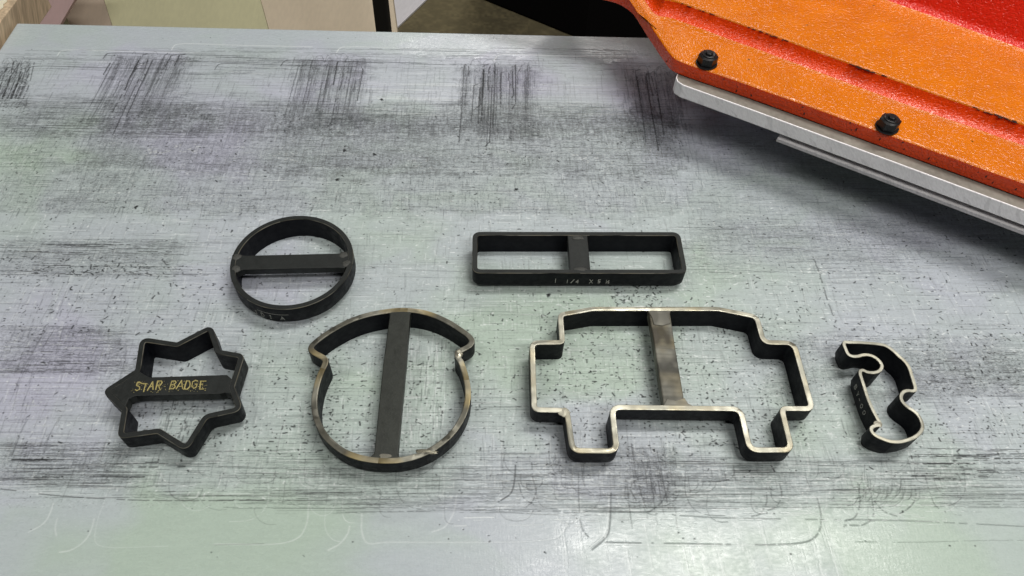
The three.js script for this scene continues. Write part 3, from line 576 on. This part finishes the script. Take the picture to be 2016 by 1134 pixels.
// ------------------------------------------------------------------ swing arm of the press
const arm = thing('press_arm', 'orange cast press arm with reddish upper web, shade painted on lower upright faces, silver plate bolted beneath, over the board', 'press arm');
const hammer = dataTex(512, 512, (i, j, o) => {
  const wx = vnoise(i / 18, j / 18, 204) * 14, wy = vnoise(i / 18, j / 18, 205) * 14;
  const a = vnoise((i + wx) / 8, (j + wy) / 8, 201), b = vnoise((i + wy) / 16, (j + wx) / 16, 202), c = vnoise(i / 4, j / 4, 203);
  const n = 1 - Math.abs(a * .6 + b * .4 - .5) * 3.2; o[0] = o[1] = o[2] = Math.max(0, n) * .8 + c * .2;
}, false, true);
hammer.repeat.set(12, 12);
const paintTex = (s, c, c2) => { const t = dataTex(512, 512, (i, j, o) => { const n = vnoise(i / 60, j / 60, s) * .5 + vnoise(i / 14, j / 14, s + 1) * .3 + vnoise(i / 3, j / 3, s + 2) * .35; for (let k = 0; k < 3; k++) o[k] = c[k] + (c2[k] - c[k]) * Math.min(1, n); const sp = hash(i >> 2, j >> 2, s + 4); if (sp > .9996) { o[0] *= .12; o[1] *= .25; o[2] *= .5; } }, true, true); t.repeat.set(6, 6); return t; };
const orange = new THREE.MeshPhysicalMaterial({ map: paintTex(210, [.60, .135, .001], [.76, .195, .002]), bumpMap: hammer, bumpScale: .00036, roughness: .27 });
const shadedOrange = new THREE.MeshPhysicalMaterial({ map: paintTex(220, [.72, .046, .003], [.86, .072, .005]), bumpMap: hammer, bumpScale: .00036, roughness: .27 });  // same orange paint on upright faces, reddened to put shade into the colour
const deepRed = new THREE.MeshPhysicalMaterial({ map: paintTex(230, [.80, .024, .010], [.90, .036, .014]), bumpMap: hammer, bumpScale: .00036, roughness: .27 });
const chipMat = new THREE.MeshStandardMaterial({ color: lin(.05, .018, .012), roughness: .8 });
const Y0 = 45, Y1 = 56.5, YF = 57, YT = 69, YD = 80.5, YU = 124;
function openOffset(p, d, side) { // open polyline, offset to the given side (+1: right-hand normal (-dz, dx))
  const n = p.length; return p.map((b, i) => {
    const a = p[Math.max(0, i - 1)], c = p[Math.min(n - 1, i + 1)];
    const dx = c[0] - a[0], dz = c[1] - a[1], l = Math.hypot(dx, dz); return [b[0] + side * dz / l * d, b[1] - side * dx / l * d];
  });
}
function contour(px, y, n, before, after) {
  const p = px.map(([x, z]) => { const q = at(x, z, y); return [q.x, q.z]; });
  const e = (a, b, L) => { const l = Math.hypot(b[0] - a[0], b[1] - a[1]); return [b[0] + (b[0] - a[0]) / l * L, b[1] + (b[1] - a[1]) / l * L]; };
  if (before) p.unshift(e(p[1], p[0], before)); if (after) p.push(e(p.at(-2), p.at(-1), after));
  const c = new THREE.CatmullRomCurve3(p.map(q => new THREE.Vector3(q[0], 0, q[1])), false, 'centripetal'); c.arcLengthDivisions = 800;
  return c.getSpacedPoints(n).map(v => [v.x, v.z]);
}
const N = 220;
const flangeLine = contour([[1150, -8], [1183.9, 0], [1218.8, 9.7], [1244, 27.2], [1253, 39], [1288.7, 95.1], [1314, 131.5], [1321, 139], [1332, 145], [1480, 196.5], [1748, 294], [2016, 392]], YF, N, 90, 160);
const webLine = contour([[1262, -16], [1279, 8], [1291, 25], [1299, 30], [1316, 32.5], [1450, 80], [1594.8, 132.7], [1743, 188], [2016, 284]], YT, N, 150, 190);
const deckLine = contour([[1400, -118], [1560, -64], [1748, 2], [1882, 50], [2016, 99]], YD + 1, N, 120, 150);
function loft(rows, flipV) {               // rows: arrays of [x, y, z] in mm, same length
  const pos = [], uv = [], idx = [], n = rows[0].length; let w = 0;
  rows.forEach((r, k) => { if (k) { const m = n >> 1, a = rows[k - 1][m], b = r[m]; w += Math.hypot(a[0] - b[0], a[1] - b[1], a[2] - b[2]); } let run = 0; r.forEach((q, i) => { if (i) run += Math.hypot(q[0] - r[i - 1][0], q[2] - r[i - 1][2]); pos.push(q[0] * MM, q[1] * MM, q[2] * MM); uv.push(run * MM, w * MM); }); });
  for (let k = 0; k + 1 < rows.length; k++) for (let i = 0; i + 1 < n; i++) { const a = k * n + i, b = a + 1, c = a + n, d = c + 1; if (flipV) idx.push(a, c, b, b, c, d); else idx.push(a, b, c, b, d, c); }
  const g = new THREE.BufferGeometry(); g.setAttribute('position', new THREE.Float32BufferAttribute(pos, 3)); g.setAttribute('uv', new THREE.Float32BufferAttribute(uv, 2)); g.setIndex(idx);
  g.computeVertexNormals(); return g;
}
const wob = (q, y, s, a = .5) => [q[0], y + (vnoise(q[0] * .05, q[1] * .05, s) - .5) * a, q[1]];
const row = (line, d, y, s = 7, a = .5) => openOffset(line, d, 1).map(q => wob(q, y, s, a));
mesh('flange_edge', loft([row(flangeLine, 30, YF, 7, 0), row(flangeLine, .8, YF, 7, 0), row(flangeLine, 0, YF + .8, 8), row(flangeLine, 0, YT - 2.2, 9, .6), row(flangeLine, .35, YT - 1.1, 9, .6)]), shadedOrange, arm);
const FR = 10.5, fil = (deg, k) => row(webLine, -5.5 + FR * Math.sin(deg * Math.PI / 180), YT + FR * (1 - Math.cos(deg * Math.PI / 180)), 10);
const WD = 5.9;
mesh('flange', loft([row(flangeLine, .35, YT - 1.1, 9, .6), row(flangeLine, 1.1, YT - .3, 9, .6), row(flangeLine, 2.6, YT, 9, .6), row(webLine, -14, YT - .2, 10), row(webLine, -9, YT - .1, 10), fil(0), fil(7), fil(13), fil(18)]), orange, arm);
mesh('web', loft([fil(18), fil(24), fil(32), fil(42), fil(52), fil(62), row(webLine, WD - .8, YD - 3.2, 11), row(webLine, WD - .3, YD - 1.4, 12)]), shadedOrange, arm);
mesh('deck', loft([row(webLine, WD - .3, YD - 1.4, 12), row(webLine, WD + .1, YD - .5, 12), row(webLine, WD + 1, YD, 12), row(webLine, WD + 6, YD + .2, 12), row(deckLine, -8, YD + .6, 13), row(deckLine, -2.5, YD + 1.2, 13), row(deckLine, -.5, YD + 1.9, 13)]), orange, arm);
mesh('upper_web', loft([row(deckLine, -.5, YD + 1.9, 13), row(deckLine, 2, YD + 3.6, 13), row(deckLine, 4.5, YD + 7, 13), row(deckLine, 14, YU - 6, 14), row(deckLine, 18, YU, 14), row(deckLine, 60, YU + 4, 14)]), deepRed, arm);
// chips along the crest and the corner
{
  const cs = [];
  const crest = row(webLine, WD - .7, YD - .75, 12);
  for (let i = 0; i < 120; i++) {
    const k = Math.floor(rr(.30, .92) * N); if (vnoise(k * .11, 3.3, 77) < .45 || k > N * .75 && rnd() < .7) continue;
    const q = crest[k], g = new THREE.IcosahedronGeometry(1, 1), p = g.attributes.position, r0 = rr(.5, 1.5);
    const dx = crest[Math.min(N, k + 1)][0] - q[0], dz = crest[Math.min(N, k + 1)][2] - q[2], l = Math.hypot(dx, dz) || 1;
    g.scale(r0 * rr(1, 2.4), .34, r0 * rr(.4, .8)); g.rotateX(-.5); g.rotateY(-Math.atan2(dz, dx)); g.translate(q[0] + rr(-.8, .8), q[1] + rr(-.5, .3), q[2] + rr(-.8, .8)); g.scale(MM, MM, MM); cs.push(g);
  }
  const fe = row(flangeLine, -.05, YT - 5, 9);
  for (let i = 0; i < 26; i++) { const k = Math.floor(rr(.3, .85) * N), q = fe[k], g = new THREE.IcosahedronGeometry(1, 1); g.scale(rr(.25, .7), rr(.4, 1.4), .3); g.translate(q[0], q[1] + rr(-4, 4), q[2]); g.scale(MM, MM, MM); cs.push(g); }
  const m = mesh('paint_chips', mergeGeometries(cs), chipMat, arm); m.userData.kind = 'stuff';
}
// silver plate
const alu = new THREE.MeshPhysicalMaterial({ map: (() => { const t = dataTex(512, 512, (i, j, o) => { const n = .86 + .12 * vnoise(i / 60, j / 60, 301) + .14 * vnoise(i / 3, j / 3, 302) - .12 * (vnoise(i / 14, j / 14, 303) > .8 ? 1 : 0); o[0] = .96 * n; o[1] = .93 * n; o[2] = .94 * n; }, true, true); t.repeat.set(8, 8); return t; })(), roughness: .55, metalness: .05 });
const plateTopMat = new THREE.MeshPhysicalMaterial({ map: (() => { const t = dataTex(256, 256, (i, j, o) => { const n = .7 + .4 * vnoise(i / 40, j / 40, 311) + .25 * vnoise(i / 4, j / 4, 312); o[0] = .25 * n; o[1] = .235 * n; o[2] = .20 * n; }, true, true); t.repeat.set(8, 8); return t; })(), roughness: .6, metalness: .3 });
{
  const f = [[1333, 146], [1330.5, 152], [1333, 160], [1344, 167.5], [1480, 216.5], [1748, 315], [2016, 414.5]].map(([x, y]) => { const q = at(x, y, Y1); return [q.x, q.z]; });
  const dir = [f[6][0] - f[4][0], f[6][1] - f[4][1]], L = Math.hypot(...dir); dir[0] /= L; dir[1] /= L; const back = [dir[1], -dir[0]];
  const ex = (p, a, b) => [p[0] + dir[0] * a + back[0] * b, p[1] + dir[1] * a + back[1] * b];
  const poly = [...f, ex(f[6], 150, 0), ex(f[6], 150, 130), ex(f[0], 20, 130), ex(f[0], 1, 8)];
  const pl = mesh('plate', slab(poly, Y0, Y1, .5), alu, arm);
  const inset = offset(dedupe(poly), -.9);
  mesh('plate_top', slab(inset, Y1 - .3, Y1 + .05, .02), plateTopMat, pl);
  // thin dusty pad fixed under the plate
  const a = at(1530, 273, 41), b = at(2016, 456, 41), p0 = [a.x, a.z], p1 = [b.x, b.z];
  const pd = [p1[0] - p0[0], p1[1] - p0[1]], pl2 = Math.hypot(...pd); pd[0] /= pl2; pd[1] /= pl2; const pb = [pd[1], -pd[0]];
  const e2 = (p, s, t) => [p[0] + pd[0] * s + pb[0] * t, p[1] + pd[1] * s + pb[1] * t];
  mesh('pad', slab([p0, p1, e2(p1, 150, 0), e2(p1, 150, 110), e2(p0, 4, 110)], 38.2, 41, .3), new THREE.MeshStandardMaterial({ color: lin(.62, .60, .62), map: grit, roughness: .9 }), arm);
  const sp2 = [e2(p0, 22, 8), e2(p1, 130, 8), e2(p1, 130, 100), e2(p0, 22, 100)];
  mesh('pad_spacer', slab(sp2, 41, Y0, .1), new THREE.MeshStandardMaterial({ color: lin(.03, .03, .03), roughness: .9 }), arm);
}
// lock nuts
const nutMat = new THREE.MeshPhysicalMaterial({ color: lin(.012, .012, .013), roughness: .4, metalness: .3 });
for (const [px, py] of [[1391, 124], [1746, 250]]) {
  const q = at(px, py, YT + .6), nut = new THREE.Group(); nut.name = 'lock_nut'; arm.add(nut); nut.position.set(q.x * MM, (YT + .1) * MM, q.z * MM); nut.rotation.y = .35;
  const hex = new THREE.CylinderGeometry(7.5, 7.5, 6.2, 6).translate(0, 4.1, 0), ch = new THREE.CylinderGeometry(5.6, 6.9, .9, 30).translate(0, 7.65, 0);
  const col = new THREE.LatheGeometry([[0, 9.2], [3.0, 9.2], [3.1, 8.9], [4.5, 9.1], [5.1, 8.8], [5.3, 8.1], [5.3, 7]].reverse().map(p => new THREE.Vector2(...p)), 28);
  const S = g => toCreasedNormals(g.index ? g.toNonIndexed() : g, .5).scale(MM, MM, MM);
  mesh('hexagon', S(hex), nutMat, nut); mesh('chamfer', S(ch), nutMat, nut); mesh('collar', S(col), nutMat, nut);
  mesh('bolt_end', S(new THREE.LatheGeometry([[2.8, 7], [2.8, 10], [2.3, 10.5], [0, 10.6]].map(p => new THREE.Vector2(...p)), 24)), nutMat, nut);
  mesh('washer', S(new THREE.CylinderGeometry(8.2, 8.2, 1, 28).translate(0, .5, 0)), nutMat, nut);
}

// ------------------------------------------------------------------ what shows past the far edge of the board
const FLOOR = -820;
const floorMat = new THREE.MeshStandardMaterial({ map: (() => { const t = dataTex(512, 512, (i, j, o) => { const n = .5 + .6 * vnoise(i / 3, j / 3, 401) * vnoise(i / 9, j / 9, 402) + .4 * vnoise(i / 70, j / 70, 403); o[0] = .135 * n; o[1] = .112 * n; o[2] = .058 * n; }, true, true); t.repeat.set(6, 6); return t; })(), roughness: .95 });
{
  const g = new THREE.PlaneGeometry(8, 8, 1, 1); g.rotateX(-Math.PI / 2); g.translate(0, FLOOR * MM, -1.2); setting('floor', g, floorMat);
}
function prism(poly3, thick, back) {       // upright or lying sheet from four 3D corners (mm) with a thickness along `back`
  const b = poly3.map(p => p.clone().add(back.clone().multiplyScalar(thick)));
  const v = [...poly3, ...b].flatMap(p => [p.x * MM, p.y * MM, p.z * MM]), n = poly3.length, idx = [];
  for (let i = 1; i + 1 < n; i++) idx.push(0, i, i + 1, n, n + i + 1, n + i);
  for (let i = 0; i < n; i++) { const j = (i + 1) % n; idx.push(i, n + i, j, j, n + i, n + j); }
  let g = new THREE.BufferGeometry(); g.setAttribute('position', new THREE.Float32BufferAttribute(v, 3)); g.setIndex(idx); g = g.toNonIndexed();
  const p = g.attributes.position, uv = []; for (let i = 0; i < p.count; i++) uv.push(p.getX(i) + p.getZ(i) * .3, p.getY(i) + p.getZ(i) * .3); g.setAttribute('uv', new THREE.Float32BufferAttribute(uv, 2));
  g.computeVertexNormals(); return g;
}
const panelMat = (r, g, b) => new THREE.MeshStandardMaterial({ color: lin(r, g, b), map: plain, roughness: .75 });
const tagIt = (m, label, category) => { m.userData = { label, category }; return m; };
const back = new THREE.Vector3(0, 0, -1);
// sheets tilted back on the floor to catch more lamp light: photo corners cast on a slanting plane through z0 at floor level
function leaning(corners, z0, k, thick) {
  const pts = corners.map(([x, y]) => { const d = ray(x, y), t = (z0 - k * (CAM_H - FLOOR)) / (d.z + k * d.y); return new THREE.Vector3(d.x * t, CAM_H + d.y * t, d.z * t); });
  return prism(pts, thick, new THREE.Vector3(0, -k, -1).normalize());
}
const plain = dataTex(256, 256, (i, j, o) => { o[0] = o[1] = o[2] = .88 + .08 * vnoise(i / 40, j / 40, 701) + .07 * vnoise(i / 3, j / 3, 702); }, false, true); plain.repeat.set(3, 3);
tagIt(mesh('olive_panel', leaning([[240, 110], [545, 118], [496, -60], [186, -60]], -1150, .9, 18), panelMat(.70, .67, .42), scene), 'olive green sheet leaning behind the board', 'sheet');
tagIt(mesh('beige_panel', leaning([[546, 118], [790, 122], [765, -60], [497, -60]], -1150, .9, 18), panelMat(.78, .66, .49), scene), 'beige sheet leaning between the olive sheet and the black post', 'sheet');
tagIt(mesh('tan_panel', leaning([[160, 108], [239, 110], [185, -60], [95, -60]], -1150, .9, 18), panelMat(.58, .47, .36), scene), 'dull tan sheet leaning beside the olive sheet', 'sheet');
{
  const z = -1180, p = [[742, 60], [770, 65]].map(([x, y]) => atZ(x, y, z));
  const g = new RoundedBoxGeometry((p[1].x - p[0].x) * MM, .66, .022, 2, .003); g.translate((p[0].x + p[1].x) / 2 * MM, FLOOR * MM + .33, z * MM);
  tagIt(mesh('black_post', g, new THREE.MeshStandardMaterial({ color: lin(.01, .01, .01), roughness: .5 }), scene), 'narrow black upright post behind the board', 'post');
  // white sheet lying on the floor beside the post
  const y = FLOOR + 6, c = [[700, 85], [760, 78], [772, 63], [838, 0], [900, -60], [700, -60]].map(([x, yy]) => at(x, yy, y));
  tagIt(mesh('white_sheet', prism(c, 5, new THREE.Vector3(0, -1, 0)), panelMat(.74, .72, .74), scene), 'white sheet lying on the brown floor beside the black post', 'sheet');
  // pink sheet leaning at the left
  const zz = -1180, d = [[-60, 80], [100, 80], [137, 16], [170, -40], [-60, -40]];
  tagIt(mesh('pink_sheet', leaning(d, -1020, .9, 8), panelMat(.60, .42, .40), scene), 'dusty pink sheet with slanting edge behind the board corner', 'sheet');
}
// machine base block, blackened and shaped to stand for the floor shadow
{
  const A = at(925, -10, FLOOR), B = at(1150, 82, FLOOR), q = [[A.x, A.z], [B.x, B.z], [B.x + 900, B.z], [A.x + 900, A.z - 200]];
  const m = mesh('shadow_base', slab(q, FLOOR, -140, 8), new THREE.MeshPhysicalMaterial({ color: lin(.004, .0034, .0036), roughness: 1, specularIntensity: .2 }), scene);
  m.userData = { label: 'black machine base block filling in the floor shadow behind the board', category: 'machine base' };
}
// bed carrying the board
{
  const c = HB(BW / 2, BD / 2), g = new RoundedBoxGeometry(.94, .06, .54, 2, .006);
  const m = mesh('press_bed', g, new THREE.MeshStandardMaterial({ color: lin(.08, .085, .09), roughness: .6 }), scene); m.position.set(c[0] * MM, (-BT - 30) * MM, c[1] * MM); m.rotation.y = Math.atan2(-uz, ux); m.userData.kind = 'structure';
}
// chipboard offcut at the left edge
{
  const g = thing('chipboard_offcut', 'raw chipboard offcut with torn pale facing at the board corner', 'chipboard');
  const y = 12, f = [[-30, 84.7], [0, 44], [33, 0], [70, -50]].map(([x, yy]) => { const q = at(x, yy, y); return [q.x, q.z]; });
  const poly = [f[0], f[1], f[2], f[3], [f[3][0] - 120, f[3][1] - 10], [f[0][0] - 120, f[0][1] - 10]];
  const core = new THREE.MeshStandardMaterial({ map: (() => { const t = dataTex(256, 256, (i, j, o) => { const n = .6 + .5 * vnoise(i / 5, j / 3, 501) + .3 * vnoise(i / 20, j / 9, 502); o[0] = .50 * n; o[1] = .38 * n; o[2] = .25 * n; }, true, true); t.repeat.set(10, 10); return t; })(), roughness: .95 });
  mesh('core', slab(poly, -22, y, .6), core, g);
  const inner = openOffset([f[0], f[1], f[2], f[3]], 3, -1);
  const seg = []; for (let k = 0; k < 3; k++) for (let i = 0; i < 8; i++) { const t = i / 8, a = f[k], b = f[k + 1]; const e = 4 + 4.5 * vnoise(k * 8 + i, .3, 511); const dx = b[0] - a[0], dz = b[1] - a[1], l = Math.hypot(dx, dz); seg.push([a[0] + dx * t + (dz / l) * e, a[1] + dz * t - (dx / l) * e]); }
  mesh('torn_facing', slab([...seg, poly[4], poly[5]], y + .05, y + 1, .15), new THREE.MeshStandardMaterial({ color: lin(.72, .66, .50), roughness: .9 }), g);
}

renderer.render(scene, camera);
